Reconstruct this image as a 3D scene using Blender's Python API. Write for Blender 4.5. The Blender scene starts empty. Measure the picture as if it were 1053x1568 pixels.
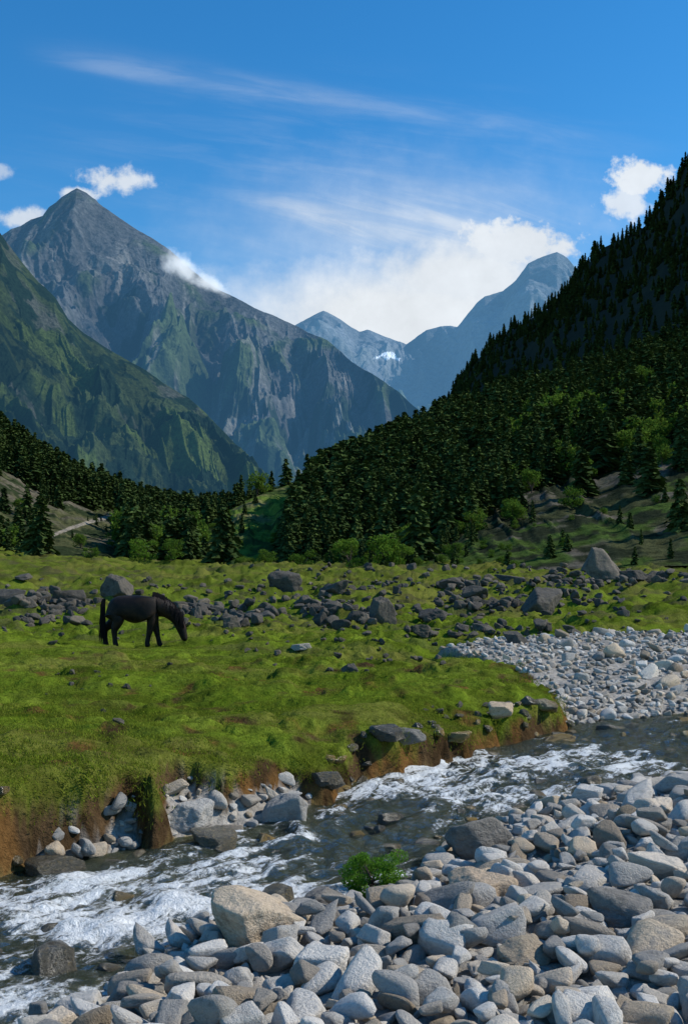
import bpy, bmesh, math, random
import numpy as np
from mathutils import Vector
random.seed(7); rng=np.random.default_rng(7)
scn=bpy.context.scene
F=1600.0; CX=526.5; HY=900.0
# ------------------------------------------------------------ noise
def _h(ix,iy,iz,seed):
    h=(ix.astype(np.int64)*374761393+iy.astype(np.int64)*668265263+iz.astype(np.int64)*1442695041+seed*974634777)&0xffffffff
    h=((h^(h>>13))*1274126177)&0xffffffff
    h=((h^(h>>16))*2246822519)&0xffffffff
    h=h^(h>>15)
    return (h&0xffffff)/float(0xffffff)
def vn(x,y,z=None,seed=0):
    x=np.asarray(x,float);y=np.asarray(y,float)
    flat=z is None
    z=np.zeros_like(x) if flat else np.asarray(z,float)
    ix=np.floor(x);iy=np.floor(y);iz=np.floor(z)
    fx=x-ix;fy=y-iy;fz=z-iz
    fx=fx*fx*fx*(fx*(fx*6-15)+10);fy=fy*fy*fy*(fy*(fy*6-15)+10);fz=fz*fz*(3-2*fz)
    def c(a,b,d): return _h(ix+a,iy+b,iz+d,seed)
    r0=(c(0,0,0)*(1-fx)+c(1,0,0)*fx)*(1-fy)+(c(0,1,0)*(1-fx)+c(1,1,0)*fx)*fy
    if flat: return r0*2-1
    r1=(c(0,0,1)*(1-fx)+c(1,0,1)*fx)*(1-fy)+(c(0,1,1)*(1-fx)+c(1,1,1)*fx)*fy
    return (r0*(1-fz)+r1*fz)*2-1
def fbm(x,y,z=None,o=4,seed=0):
    s=0;a=.5;f=1
    c,s_=math.cos(.6),math.sin(.6);x=np.asarray(x,float);y=np.asarray(y,float)
    for i in range(o):
        s=s+a*vn(x*f+i*17.3,y*f+i*9.1,None if z is None else z*f+i*5.7,seed+i);a*=.5;f*=2.03
        x,y=x*c-y*s_,x*s_+y*c
    return s
def ridged(x,y,o=5,seed=0):
    s=0;a=.5;f=1
    for i in range(o):
        s=s+a*(1-2*np.abs(vn(x*f+i*13.1,y*f+i*7.7,None,seed+i)));a*=.5;f*=2.1
    return s
def sstep(a,b,x):
    t=np.clip((x-a)/(b-a),0,1);return t*t*(3-2*t)
# ------------------------------------------------------------ layout (metres, camera eye at z=0)
def W(y): return -2.32+.02*np.asarray(y,float)
def wpt(px,py):
    v=(HY-py)/F; y=2.32/(.02-v); return ((px-CX)/F*y,y)
def zpt(px,py,z):
    y=z/((HY-py)/F); return ((px-CX)/F*y,y)
Lb=[wpt(*p) for p in [(-500,1430),(-200,1378),(0,1338),(150,1314),(250,1290),(380,1268),(470,1240),(530,1198),(640,1162),(740,1136),(880,1110),(1053,1093),(1300,1076),(1700,1058)]]
Rb=[wpt(*p) for p in [(-700,2000),(-100,1700),(60,1600),(170,1530),(250,1450),(330,1418),(450,1400),(520,1388),(640,1362),(690,1300),(790,1250),(900,1222),(1010,1198),(1100,1183),(1400,1140),(1750,1105)]]
river=np.array(Lb+Rb[::-1])
Mb=[zpt(px,py,z) for px,py,z in [(-600,1350,-1.9),(-200,1318,-1.9),(0,1298,-1.9),(130,1268,-1.9),(200,1240,-1.9),(235,1252,-1.9),(290,1216,-1.9),(340,1226,-1.9),(450,1194,-1.88),(500,1198,-1.88),(560,1170,-1.88),(640,1156,-1.87),(740,1133,-1.86),(850,1106,-1.84),(872,1094,-1.8),(862,1070,-1.75),(800,1038,-1.7),(730,1018,-1.66),(680,1006,-1.64),(760,994,-1.6),(900,987,-1.55),(1053,982,-1.52),(1300,976,-1.5)]]
meadow=np.array(Mb+[(60,36),(400,60),(9000,300),(9000,9500),(-9000,9500),(-9000,0),(-60,-8),(-14,4)])
def sdist(poly,x,y):
    x=np.asarray(x,float);y=np.asarray(y,float)
    d=np.full(x.shape,1e18);ins=np.zeros(x.shape,bool);n=len(poly)
    for i in range(n):
        ax,ay=poly[i];bx,by=poly[(i+1)%n]
        ex,ey=bx-ax,by-ay;L=ex*ex+ey*ey+1e-12
        t=np.clip(((x-ax)*ex+(y-ay)*ey)/L,0,1)
        d=np.minimum(d,(x-ax-t*ex)**2+(y-ay-t*ey)**2)
        c=(ay>y)!=(by>y)
        with np.errstate(divide='ignore',invalid='ignore'):
            xi=ax+(y-ay)*ex/(ey if ey!=0 else 1e-12)
        ins^=c&(x<xi)
    d=np.sqrt(d);return np.where(ins,-d,d)
def ground(x,y,full=False):
    x=np.asarray(x,float);y=np.asarray(y,float)
    dr=sdist(river,x,y); dm=-sdist(meadow,x,y)
    wob=fbm(x*1.3,y*1.3,seed=3,o=3)*.30+fbm(x*4,y*4,seed=4,o=3)*.16
    near=1-sstep(22,40,y)
    dm2=dm+wob*near
    w=W(np.minimum(y,40))
    G=w+.0+.44*(1-np.exp(-np.maximum(dr,0)/1.5))+fbm(x*.9,y*.9,seed=8,o=3)*.12*sstep(0,1,dr)
    G=G+.16*sstep(-.8,.05,dm2)*(1-sstep(13,17,y))*sstep(0,.35,dr)
    G=np.where(dr<0,w-.24*sstep(0,.6,-dr),G)
    G=G+fbm(x*5,y*5,seed=9,o=2)*.04
    M=np.interp(y,[-10,6,10,20,30,45,60,80,100,115,140,200,400,9000],[-1.3,-1.42,-1.52,-1.62,-1.68,-1.55,-0.9,0.3,1.6,2.3,2.0,-2,-5,-20])
    xx=np.clip(x,-60,60)
    M=M+.0011*xx*xx*np.clip(y/100,0,1)
    gr=sstep(4,40,y)
    B=fbm(x*.35,y*.35,seed=11,o=3)*(.12+.35*gr)+fbm(x*1.6,y*1.6,seed=12,o=3)*(.05+.05*gr)
    hm=fbm(x*.75,y*.95,seed=14,o=4)
    B=B+sstep(.06,.30,hm)*(.07+.10*gr)+sstep(.1,.28,fbm(x*1.9,y*2.3,seed=15,o=3))*.055*(1+gr)
    B=B*(1-.85*np.exp(-((x+5.7)/3.2)**2-((y-27.5)/3.6)**2))
    M=M+B
    M=M+sstep(.05,.3,fbm(x*.3,y*.4,seed=16,o=4))*.35*sstep(35,60,y)
    M=M-.16*(1-sstep(.1,1.3,dm2))*(1-sstep(16,22,y))
    k=sstep(.0,.26,dm2)
    z=G*(1-k)+M*k
    if full: return z,k,dr,dm2
    return z
def hit(px,py):
    u=(px-CX)/F;v=(HY-py)/F
    ys=np.concatenate([np.arange(3,40,.1),np.arange(40,160,.5)])
    g=ground(u*ys,ys)/ys
    i=np.argmax(g>=v)
    if g[i]<v: i=len(ys)-1
    y=float(ys[i]);return u*y,y,float(g[i]*y)
def uvp(px,py,d): return ((px-CX)/F*d,d,(HY-py)/F*d)
# ------------------------------------------------------------ helpers
def link(o): scn.collection.objects.link(o);return o
def mesh_np(name,V,Fq,cols=None,smooth=True,mats=(),hidden=False,attrs=None):
    me=bpy.data.meshes.new(name);V=np.asarray(V,np.float32);Fq=np.asarray(Fq,np.int32)
    n=Fq.shape[1];me.vertices.add(len(V));me.vertices.foreach_set('co',V.ravel())
    me.loops.add(Fq.size);me.loops.foreach_set('vertex_index',Fq.ravel())
    me.polygons.add(len(Fq));me.polygons.foreach_set('loop_start',np.arange(0,Fq.size,n,dtype=np.int32))
    me.update(calc_edges=True)
    me.polygons.foreach_set('use_smooth',np.full(len(Fq),smooth))
    if cols is not None:
        a=me.color_attributes.new('Col','FLOAT_COLOR','POINT')
        c=np.ones((len(V),4),np.float32);c[:,:3]=cols;a.data.foreach_set('color',c.ravel())
    if attrs:
        for k,v in attrs.items():
            v=np.asarray(v,np.float32)
            if v.ndim==1:
                a=me.attributes.new(k,'FLOAT','POINT');a.data.foreach_set('value',v)
            else:
                a=me.attributes.new(k,'FLOAT_VECTOR','POINT');a.data.foreach_set('vector',v.ravel())
    for m in mats: me.materials.append(m)
    me.validate()
    o=bpy.data.objects.new(name,me)
    if not hidden: link(o)
    return o
def grid_faces(nr,nc):
    i=np.arange((nr-1)*(nc-1));r=i//(nc-1);c=i%(nc-1);a=r*nc+c
    return np.stack([a,a+1,a+nc+1,a+nc],1)
class NT:
    def __init__(s,t): s.t=t;t.nodes.clear()
    def n(s,typ,**k):
        nd=s.t.nodes.new(typ)
        for a,b in k.items():
            if hasattr(nd,a): setattr(nd,a,b)
        return nd
    def set(s,sock,v):
        if isinstance(v,bpy.types.NodeSocket): s.t.links.new(v,sock)
        else: sock.default_value=v
    def m(s,op,a,b=0,c=0,clamp=False):
        nd=s.t.nodes.new('ShaderNodeMath');nd.operation=op;nd.use_clamp=clamp
        s.set(nd.inputs[0],a);s.set(nd.inputs[1],b);s.set(nd.inputs[2],c);return nd.outputs[0]
    def mr(s,v,a,b,c=0,d=1,smooth=True):
        nd=s.t.nodes.new('ShaderNodeMapRange');nd.interpolation_type='SMOOTHSTEP' if smooth else 'LINEAR'
        s.set(nd.inputs[0],v)
        for i,x in enumerate((a,b,c,d)): s.set(nd.inputs[i+1],x)
        return nd.outputs[0]
    def noise(s,vec,scale,det=4,rough=.55,dist=0,col=False):
        nd=s.t.nodes.new('ShaderNodeTexNoise')
        if vec is not None: s.t.links.new(vec,nd.inputs['Vector'])
        nd.inputs['Scale'].default_value=scale;nd.inputs['Detail'].default_value=det
        nd.inputs['Roughness'].default_value=rough;nd.inputs['Distortion'].default_value=dist
        return nd.outputs['Color' if col else 'Fac']
    def mix(s,f,a,b,blend='MIX'):
        nd=s.t.nodes.new('ShaderNodeMix');nd.data_type='RGBA';nd.blend_type=blend
        s.set(nd.inputs[0],f)
        s.set(nd.inputs[6],a if isinstance(a,bpy.types.NodeSocket) else (*a,1))
        s.set(nd.inputs[7],b if isinstance(b,bpy.types.NodeSocket) else (*b,1));return nd.outputs[2]
    def vmul(s,v,k):
        nd=s.t.nodes.new('ShaderNodeVectorMath');nd.operation='SCALE';s.set(nd.inputs[0],v);s.set(nd.inputs['Scale'],k);return nd.outputs[0]
    def comb(s,x,y,z):
        nd=s.t.nodes.new('ShaderNodeCombineXYZ');s.set(nd.inputs[0],x);s.set(nd.inputs[1],y);s.set(nd.inputs[2],z);return nd.outputs[0]
    def bump(s,h,st,dist):
        nd=s.t.nodes.new('ShaderNodeBump');s.set(nd.inputs['Height'],h);nd.inputs['Strength'].default_value=st;nd.inputs['Distance'].default_value=dist;return nd.outputs[0]
    def link(s,a,b): s.t.links.new(a,b)
def newmat(name):
    m=bpy.data.materials.new(name);m.use_nodes=True;return m,NT(m.node_tree)
def out(t,sh):
    o=t.n('ShaderNodeOutputMaterial');t.link(sh,o.inputs['Surface'])
def princ(t,col,rough=.9,normal=None,spec=.3):
    p=t.n('ShaderNodeBsdfPrincipled');t.set(p.inputs['Base Color'],col if isinstance(col,bpy.types.NodeSocket) else (*col,1))
    t.set(p.inputs['Roughness'],rough);p.inputs['Specular IOR Level'].default_value=spec
    if normal is not None: t.link(normal,p.inputs['Normal'])
    return p
def mat_vcol(name,nscale=1.,bstr=.5,bdist=.05,haze_glow=None,var=.5,nd=5):
    m,t=newmat(name)
    a=t.n('ShaderNodeAttribute');a.attribute_name='Col'
    g=t.n('ShaderNodeNewGeometry');n=t.noise(g.outputs['Position'],nscale,nd,.7)
    k=t.mr(n,.25,.75,1-var,1+var,False)
    col=t.vmul(a.outputs['Color'],k)
    d=t.n('ShaderNodeBsdfDiffuse');t.link(col,d.inputs[0]);t.link(t.bump(n,bstr,bdist),d.inputs['Normal'])
    sh=d.outputs[0]
    if haze_glow:
        e=t.n('ShaderNodeEmission');e.inputs[0].default_value=(*haze_glow,1);e.inputs[1].default_value=1  # constant blue glow put into the material in place of distance haze
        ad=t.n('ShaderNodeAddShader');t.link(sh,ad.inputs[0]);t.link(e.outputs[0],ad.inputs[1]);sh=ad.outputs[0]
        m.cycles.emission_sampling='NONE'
    out(t,sh);return m
def mat_rock(name,base,tint,dark,var=.35,lichen=.0,rough=.85,spec=.3,dk=.7):
    m,t=newmat(name)
    tc=t.n('ShaderNodeTexCoord');oi=t.n('ShaderNodeObjectInfo');r=oi.outputs['Random']
    off=t.n('ShaderNodeVectorMath');off.operation='ADD';t.link(tc.outputs['Object'],off.inputs[0]);t.link(t.comb(t.m('MULTIPLY',r,37),t.m('MULTIPLY',r,91),0),off.inputs[1])
    P=off.outputs[0]
    n1=t.noise(P,1.6,3,.6);n2=t.noise(P,8,4,.75)
    r2=t.m('FRACT',t.m('MULTIPLY',r,7.31));r3=t.m('FRACT',t.m('MULTIPLY',r,13.7))
    c=t.mix(t.mr(r2,.45,1.),base,tint)
    c=t.mix(t.mr(n1,.52,.68,0,dk),c,dark)
    c=t.mix(t.mr(n2,.5,.72,0,.5),c,tint)
    if lichen: c=t.mix(t.mr(n2,.6,.66,0,lichen),c,(.05,.06,.02))
    k=t.m('MULTIPLY',t.mr(r3,0,1,1-var,1+var*.4,False),t.mr(n2,.3,.7,.76,1.2,False))
    c=t.vmul(c,k)
    p=princ(t,c,rough,t.bump(n2,.6,.12),spec)
    out(t,p.outputs[0]);return m
def mat_leaf(name,c1,c2,trans=.35):
    m,t=newmat(name);oi=t.n('ShaderNodeObjectInfo');g=t.n('ShaderNodeNewGeometry')
    n=t.noise(g.outputs['Position'],.9,2,.6);r=oi.outputs['Random']
    f=t.m('ADD',t.m('MULTIPLY',r,.6),t.mr(n,.3,.7,0,.4,False))
    c=t.mix(f,c1,c2);c=t.vmul(c,t.mr(g.outputs['Random Per Island'],0,1,.65,1.35,False))
    d=t.n('ShaderNodeBsdfDiffuse');t.link(c,d.inputs[0]);sh=d.outputs[0]
    if trans>0:
        tr=t.n('ShaderNodeBsdfTranslucent');t.link(c,tr.inputs[0])
        mx=t.n('ShaderNodeMixShader');mx.inputs[0].default_value=trans;t.link(d.outputs[0],mx.inputs[1]);t.link(tr.outputs[0],mx.inputs[2]);sh=mx.outputs[0]
    out(t,sh);return m
def scatter(name,protos,P,R,S,I):
    col=bpy.data.collections.new(name+'_parts')
    for i,p in enumerate(protos):
        p.name='%s_part_%02d'%(name,i)
        col.objects.link(p)
    me=bpy.data.meshes.new(name);me.vertices.add(len(P));me.vertices.foreach_set('co',np.asarray(P,np.float32).ravel())
    a=me.attributes.new('rot','FLOAT_VECTOR','POINT');a.data.foreach_set('vector',np.asarray(R,np.float32).ravel())
    a=me.attributes.new('scl','FLOAT_VECTOR','POINT');a.data.foreach_set('vector',np.asarray(S,np.float32).ravel())
    a=me.attributes.new('idx','INT','POINT');a.data.foreach_set('value',np.asarray(I,np.int32))
    o=link(bpy.data.objects.new(name,me))
    ng=bpy.data.node_groups.new(name+'_nodes','GeometryNodeTree')
    ng.interface.new_socket('Geometry',in_out='INPUT',socket_type='NodeSocketGeometry')
    ng.interface.new_socket('Geometry',in_out='OUTPUT',socket_type='NodeSocketGeometry')
    N=ng.nodes;L=ng.links
    gi=N.new('NodeGroupInput');go=N.new('NodeGroupOutput');ip=N.new('GeometryNodeInstanceOnPoints');ci=N.new('GeometryNodeCollectionInfo')
    ci.inputs['Collection'].default_value=col;ci.inputs['Separate Children'].default_value=True;ci.inputs['Reset Children'].default_value=True
    L.new(gi.outputs[0],ip.inputs['Points']);L.new(ci.outputs[0],ip.inputs['Instance']);ip.inputs['Pick Instance'].default_value=True
    def na(nm,ty):
        x=N.new('GeometryNodeInputNamedAttribute');x.data_type=ty;x.inputs[0].default_value=nm;return x.outputs[0]
    L.new(na('idx','INT'),ip.inputs['Instance Index'])
    er=N.new('FunctionNodeEulerToRotation');L.new(na('rot','FLOAT_VECTOR'),er.inputs[0]);L.new(er.outputs[0],ip.inputs['Rotation'])
    L.new(na('scl','FLOAT_VECTOR'),ip.inputs['Scale'])
    L.new(ip.outputs[0],go.inputs[0])
    md=o.modifiers.new('scatter','NODES');md.node_group=ng
    return o
# ------------------------------------------------------------ rocks
_ico={}
def ico(sub):
    if sub not in _ico:
        bm=bmesh.new();bmesh.ops.create_icosphere(bm,subdivisions=sub,radius=1)
        V=np.array([v.co[:] for v in bm.verts]);Fc=np.array([[v.index for v in f.verts] for f in bm.faces]);bm.free()
        V/=np.linalg.norm(V,axis=1)[:,None];_ico[sub]=(V,Fc)
    return _ico[sub]
def rock_verts(seed,sub=3,p=14,np_=11,dim=(1,.8,.6),rough=.05,squash=None):
    r=np.random.default_rng(seed);V,Fc=ico(sub)
    n=r.normal(size=(np_,3));n/=np.linalg.norm(n,axis=1)[:,None]
    n=np.vstack([n,[[0,0,1],[0,0,-1],[1,0,0],[-1,0,0],[0,1,0],[0,-1,0]]+r.normal(size=(6,3))*.25])
    n/=np.linalg.norm(n,axis=1)[:,None]
    h=r.uniform(.60,1.,len(n))
    q=np.maximum(V@n.T/h,0)
    R=(q**p).sum(1)**(-1/p)
    R*=1+rough*2*fbm(V[:,0]*2+seed,V[:,1]*2,V[:,2]*2,o=4,seed=seed%50)
    if sub>=4: R*=1+rough*.5*fbm(V[:,0]*9+seed,V[:,1]*9,V[:,2]*9,o=3,seed=seed%40)
    V=V*R[:,None];V=V/np.abs(V).max(0)
    return V*np.array(dim),Fc
def rock(name,seed,mat,sub=3,hidden=False,**k):
    V,Fc=rock_verts(seed,sub,**k);return mesh_np(name,V,Fc,mats=[mat],hidden=hidden)
M_stone=mat_rock('river_granite',(.56,.54,.50),(.52,.42,.30),(.30,.285,.26),.58,dk=.55)
M_wet=mat_rock('wet_granite',(.09,.08,.055),(.26,.17,.045),(.035,.035,.03),.4,rough=.25,spec=.6)
M_bould=mat_rock('meadow_granite',(.08,.073,.062),(.15,.125,.095),(.028,.028,.025),.35,lichen=.5)
M_beige=mat_rock('tan_granite',(.55,.42,.29),(.56,.46,.34),(.33,.25,.17),.1)
M_darkr=mat_rock('dark_granite',(.17,.165,.155),(.26,.235,.20),(.08,.08,.075),.2)
# ------------------------------------------------------------ ground sheet
ra=[7*1.0048**i for i in range(470)]
ra=[2.2*1.03**i for i in range(40) if 2.2*1.03**i<7]+ra
while ra[-1]<9000: ra.append(ra[-1]*(1.008 if ra[-1]<125 else 1.04))
ra=np.array(ra);s=np.linspace(-1,1,760);uu=s*.42+s**3*.9+s**9*2
R_,U_=np.meshgrid(ra,uu,indexing='ij');Y=(R_-6).ravel();X=(U_*R_).ravel()
Z,K,DR,DM=ground(X,Y,True)
def gcolor(X,Y,K,DR,DM):
    n1=fbm(X*.5,Y*.5,seed=21,o=4);n2=fbm(X*3,Y*3,seed=22,o=3)
    g=np.stack([.098+.05*n1+.03*n2,.140+.06*n1+.05*n2,.014+.008*n1],1)
    far=sstep(32,90,Y)[:,None]
    g=g*(1-far*.4)+np.array([.080,.085,.022])*far*.4
    dry=sstep(.0,.32,fbm(X*.22,Y*.5,seed=23,o=4))[:,None]
    g=g*(1-dry*.55)+np.array([.145,.135,.035])*dry*.55
    dk=sstep(.1,.3,fbm(X*.9,Y*1.4,seed=24,o=4))[:,None]
    g=g*(1-dk*.38)
    brn=sstep(.16,.34,fbm(X*.5+8,Y*.9,seed=25,o=5))[:,None]*sstep(16,40,Y)[:,None]
    g=g*(1-brn*.65)+np.array([.06,.055,.03])*brn*.65
    grav=np.array([.30,.28,.25])*(1+.4*n2)[:,None]
    bed=np.array([.17,.13,.05])*(1+.8*n2)[:,None]
    c=np.where((DR<.0)[:,None],bed,grav)
    mud=np.array([.055,.035,.018])*(1+1.1*n2)[:,None]
    org=sstep(.05,.3,fbm(X*2.2,Y*2.2,seed=26,o=3))[:,None]
    mud=mud*(1-org)+np.array([.13,.068,.024])*org
    near=(1-sstep(20,26,Y))
    mk=(sstep(.0,.08,K)*(1-sstep(.66,.92,K+.6*fbm(X*2.5,Y*2.5,seed=27,o=3)))*near)[:,None]
    gk=sstep(.3,.6,K)[:,None]
    c=c*(1-gk)+g*gk;c=c*(1-mk)+mud*mk
    return np.clip(c,.004,1)
gnd=mesh_np('ground',np.stack([X,Y,Z],1),grid_faces(len(ra),len(uu)),gcolor(X,Y,K,DR,DM),mats=[mat_vcol('meadow_ground',11,1.,.06,var=.5)])
# ------------------------------------------------------------ river water
gx=np.arange(-8,16,.045);gy=np.arange(2.2,19,.045)
WX,WY=np.meshgrid(gx,gy,indexing='xy');WXf=WX.ravel();WYf=WY.ravel()
dr=sdist(river,WXf,WYf)
Ln=np.array(Lb);Rn=np.array(Rb)
def resamp(P,n):
    P=np.asarray(P,float);d=np.r_[0,np.cumsum(np.linalg.norm(np.diff(P,axis=0),axis=1))];d/=d[-1]
    t=np.linspace(0,1,n);return np.stack([np.interp(t,d,P[:,k]) for k in range(P.shape[1])],1)
C=(resamp(Ln,40)+resamp(Rn,40))/2
best=np.full(WXf.shape,1e9);A_=np.zeros_like(best);L_=np.zeros_like(best);acc=0
for i in range(39):
    ax,ay=C[i];e=C[i+1]-C[i];ln=np.linalg.norm(e);e/=ln
    t=np.clip((WXf-ax)*e[0]+(WYf-ay)*e[1],0,ln)
    qx=WXf-ax-t*e[0];qy=WYf-ay-t*e[1];d=qx*qx+qy*qy;b=d<best
    best[b]=d[b];A_[b]=(acc+t)[b];L_[b]=(np.sign(e[0]*qy-e[1]*qx)*np.sqrt(d))[b];acc+=ln
wv=ridged(A_*.9+fbm(WXf,WYf,seed=31)*1.0,L_*1.7,o=4,seed=30)
calm=sstep(.5,1.3,L_)
inner=sstep(0,.35,-dr)
wz=W(WYf)+(wv*.09+fbm(WXf*6,WYf*6,seed=33,o=3)*.05)*inner*(1-.5*calm)+.015
big=fbm(A_*.8,L_*1.0,seed=35,o=3)
foam=.34+1.5*big+.6*wv-.6*calm-.3*(1-inner)
V=np.stack([WXf,WYf,wz],1);Fc=grid_faces(len(gy),len(gx))
keep=(dr[Fc]<.45).any(1);Fc=Fc[keep];used=np.unique(Fc);mp=np.zeros(len(V),np.int64);mp[used]=np.arange(len(used))
m,t=newmat('stream_water')
af=t.n('ShaderNodeAttribute');af.attribute_name='foam';al=t.n('ShaderNodeAttribute');al.attribute_name='flow'
g=t.n('ShaderNodeNewGeometry')
na=t.noise(al.outputs['Vector'],3.6,5,.7,.5);nb=t.noise(g.outputs['Position'],16,5,.75,.4)
ff=t.m('ADD',af.outputs['Fac'],t.m('ADD',t.m('MULTIPLY',t.m('SUBTRACT',na,.5),3.4),t.m('MULTIPLY',t.m('SUBTRACT',nb,.5),2.4)))
fm=t.mr(ff,.45,1.25)
nrm=t.bump(nb,.8,.08)
tr=t.n('ShaderNodeBsdfTransparent');tr.inputs[0].default_value=(.66,.72,.52,1)
gl=t.n('ShaderNodeBsdfGlossy');gl.inputs['Roughness'].default_value=.12;t.link(nrm,gl.inputs['Normal']);gl.inputs[0].default_value=(.95,.95,.95,1)
fr=t.n('ShaderNodeFresnel');fr.inputs[0].default_value=1.33;t.link(nrm,fr.inputs['Normal'])
df=t.n('ShaderNodeBsdfDiffuse');df.inputs[0].default_value=(.06,.08,.05,1)
m0=t.n('ShaderNodeMixShader');m0.inputs[0].default_value=.25;t.link(tr.outputs[0],m0.inputs[1]);t.link(df.outputs[0],m0.inputs[2])
m1=t.n('ShaderNodeMixShader');t.link(fr.outputs[0],m1.inputs[0]);t.link(m0.outputs[0],m1.inputs[1]);t.link(gl.outputs[0],m1.inputs[2])
fo=t.n('ShaderNodeBsdfDiffuse');fo.inputs[0].default_value=(.76,.79,.80,1);t.link(nrm,fo.inputs['Normal'])
m2=t.n('ShaderNodeMixShader');t.link(t.m('MULTIPLY',fm,.9),m2.inputs[0]);t.link(m1.outputs[0],m2.inputs[1]);t.link(fo.outputs[0],m2.inputs[2])
out(t,m2.outputs[0])
mesh_np('river_water',V[used],mp[Fc],mats=[m],attrs={'foam':foam[used],'flow':np.stack([A_[used]*.7,L_[used]*2.2,0*A_[used]],1)})
# ------------------------------------------------------------ stones
protos=[rock('p',100+i,M_stone,sub=4 if i<10 else 3,hidden=True,p=[8,13,6,18][i%4],np_=[6,9,13][i%3],dim=[(1,.8,.62),(1,.7,.5),(1,.9,.75),(1,.62,.55),(1,.78,.48)][i%5],rough=.04) for i in range(18)]
def protos_m(mat,base=300,n=8,sub=3,rough=.07): return [rock('p',base+i,mat,sub=sub,hidden=True,p=[14,22,10,30][i%4],np_=[8,11,13][i%3],dim=[(1,.8,.62),(1,.75,.8),(1,.9,.6),(1,.62,.7)][i%4],rough=rough) for i in range(n)]
accX=np.zeros(0);accY=np.zeros(0);accR=np.zeros(0)
BIG=[(390,1455,150,84,M_beige,11,'river_boulder'),(738,1318,112,62,M_darkr,12,'river_boulder'),(335,1342,92,36,M_wet,13,'river_boulder'),
(497,1402,104,46,M_darkr,14,'river_boulder'),(437,1282,82,54,M_stone,15,'river_boulder'),(297,1278,80,40,M_stone,16,'river_boulder'),
(955,1435,115,62,M_darkr,17,'river_boulder'),(1005,1260,90,38,M_stone,18,'river_boulder'),(85,1395,110,36,M_wet,19,'river_boulder'),
(845,1170,70,20,M_wet,31,'river_boulder'),(620,1185,70,22,M_darkr,32,'river_boulder'),(505,1232,70,24,M_wet,33,'river_boulder'),(768,1138,44,24,M_beige,34,'river_boulder'),
(120,1566,84,36,M_stone,35,'river_boulder'),(740,1385,118,44,M_beige,37,'river_boulder'),(1035,1222,70,34,M_stone,39,'river_boulder'),
(1010,1350,96,38,M_stone,40,'river_boulder'),(805,1485,96,44,M_stone,41,'river_boulder'),(590,1200,60,20,M_wet,50,'river_boulder'),(700,1190,50,14,M_wet,51,'river_boulder'),(930,1150,60,16,M_wet,52,'river_boulder'),
(175,925,64,38,M_bould,20,'boulder'),(435,908,54,32,M_bould,21,'boulder'),(515,910,50,22,M_bould,22,'boulder'),(583,956,52,50,M_bould,23,'boulder'),
(828,940,84,44,M_bould,24,'boulder'),(915,890,72,42,M_bould,25,'boulder'),(790,988,42,20,M_bould,26,'boulder'),(645,978,32,15,M_bould,27,'boulder'),
(536,1028,36,20,M_bould,28,'boulder'),(783,892,56,12,M_bould,29,'boulder'),(665,948,50,22,M_bould,30,'boulder'),(105,925,56,24,M_bould,42,'boulder'),(12,928,56,30,M_bould,43,'boulder'),(355,964,36,24,M_bould,44,'boulder'),(35,896,26,12,M_bould,45,'boulder'),(462,998,34,12,M_stone,46,'boulder'),(840,852,28,18,M_bould,47,'boulder'),(970,890,44,17,M_bould,48,'boulder'),(860,893,40,18,M_bould,49,'boulder'),(740,970,36,18,M_bould,53,'boulder'),(690,905,40,16,M_bould,54,'boulder'),(545,955,34,26,M_bould,55,'boulder'),(725,920,44,20,M_bould,56,'boulder')]
for px,py,w,h,mat,sd,nm in BIG:
    x,y,z=hit(px,py)
    sx=w/F*y/2;H=h/F*y
    fld=nm=='boulder'
    V,Fc=rock_verts(sd,5,p=34 if fld else 20,np_=7 if fld else 9,dim=(1,1,1),rough=.07)
    if sd in (20,23,25):
        tz=np.clip((V[:,2]+.3)/1.3,0,1);V[:,0]*=1-.62*tz;V[:,1]*=1-.5*tz;V[:,0]+=tz*(.15 if sd!=25 else -.1)
    o=mesh_np(nm,V,Fc,mats=[mat])
    b=.28
    sz=H/(2-2*b*1.0);o.scale=(sx,sx*.8,sz)
    yy=y+sx*.55
    gg=float(ground(np.array([x*yy/y]),np.array([yy]))[0])
    if mat is M_wet: gg=max(gg,float(W(yy))-.03)
    o.location=(x*yy/y,yy,gg+sz*(1-2*b))
    o.rotation_euler=(0,0,(sd*.9)%1.-.5)
    accX=np.append(accX,o.location.x);accY=np.append(accY,o.location.y);accR=np.append(accR,sx*.95)
shx,shy,shz=hit(568,1380)
accX=np.append(accX,shx);accY=np.append(accY,shy);accR=np.append(accR,.2)
def pack(ncand,rmin,rmax,region,ymin,ymax,umax,sep,power=1.):
    global accX,accY,accR
    res=[]
    y=np.sqrt(rng.uniform((ymin+1)**2,(ymax+1)**2,ncand))-1;u=rng.uniform(-umax,umax,ncand);x=u*(y+1)
    r=rmin+(rmax-rmin)*rng.uniform(0,1,ncand)**power
    z,k,d_r,d_m=ground(x,y,True);ok=region(x,y,k,d_r,d_m)
    for xx,yy,zz,rr in zip(x[ok],y[ok],z[ok],r[ok]):
        if len(accX):
            q=(accX-xx)**2+(accY-yy)**2<((accR+rr)*sep)**2
            if q.any(): continue
        accX=np.append(accX,xx);accY=np.append(accY,yy);accR=np.append(accR,rr);res.append((xx,yy,zz,rr))
    return res
def nb_side(x,y):
    xs=np.interp(y,[3,6,8,10,12,14.5,16],[-4,-2.2,-.6,1.8,3.6,6,9]);return x>xs
dry=lambda x,y,k,a,b:(k<.22)&(a>-.02)
nearb=lambda x,y,k,a,b:(k<.35)&(a>.12)&(y<13)&nb_side(x,y)
st=[]
st+=pack(240,.13,.19,nearb,3,13,.5,.85)
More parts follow.
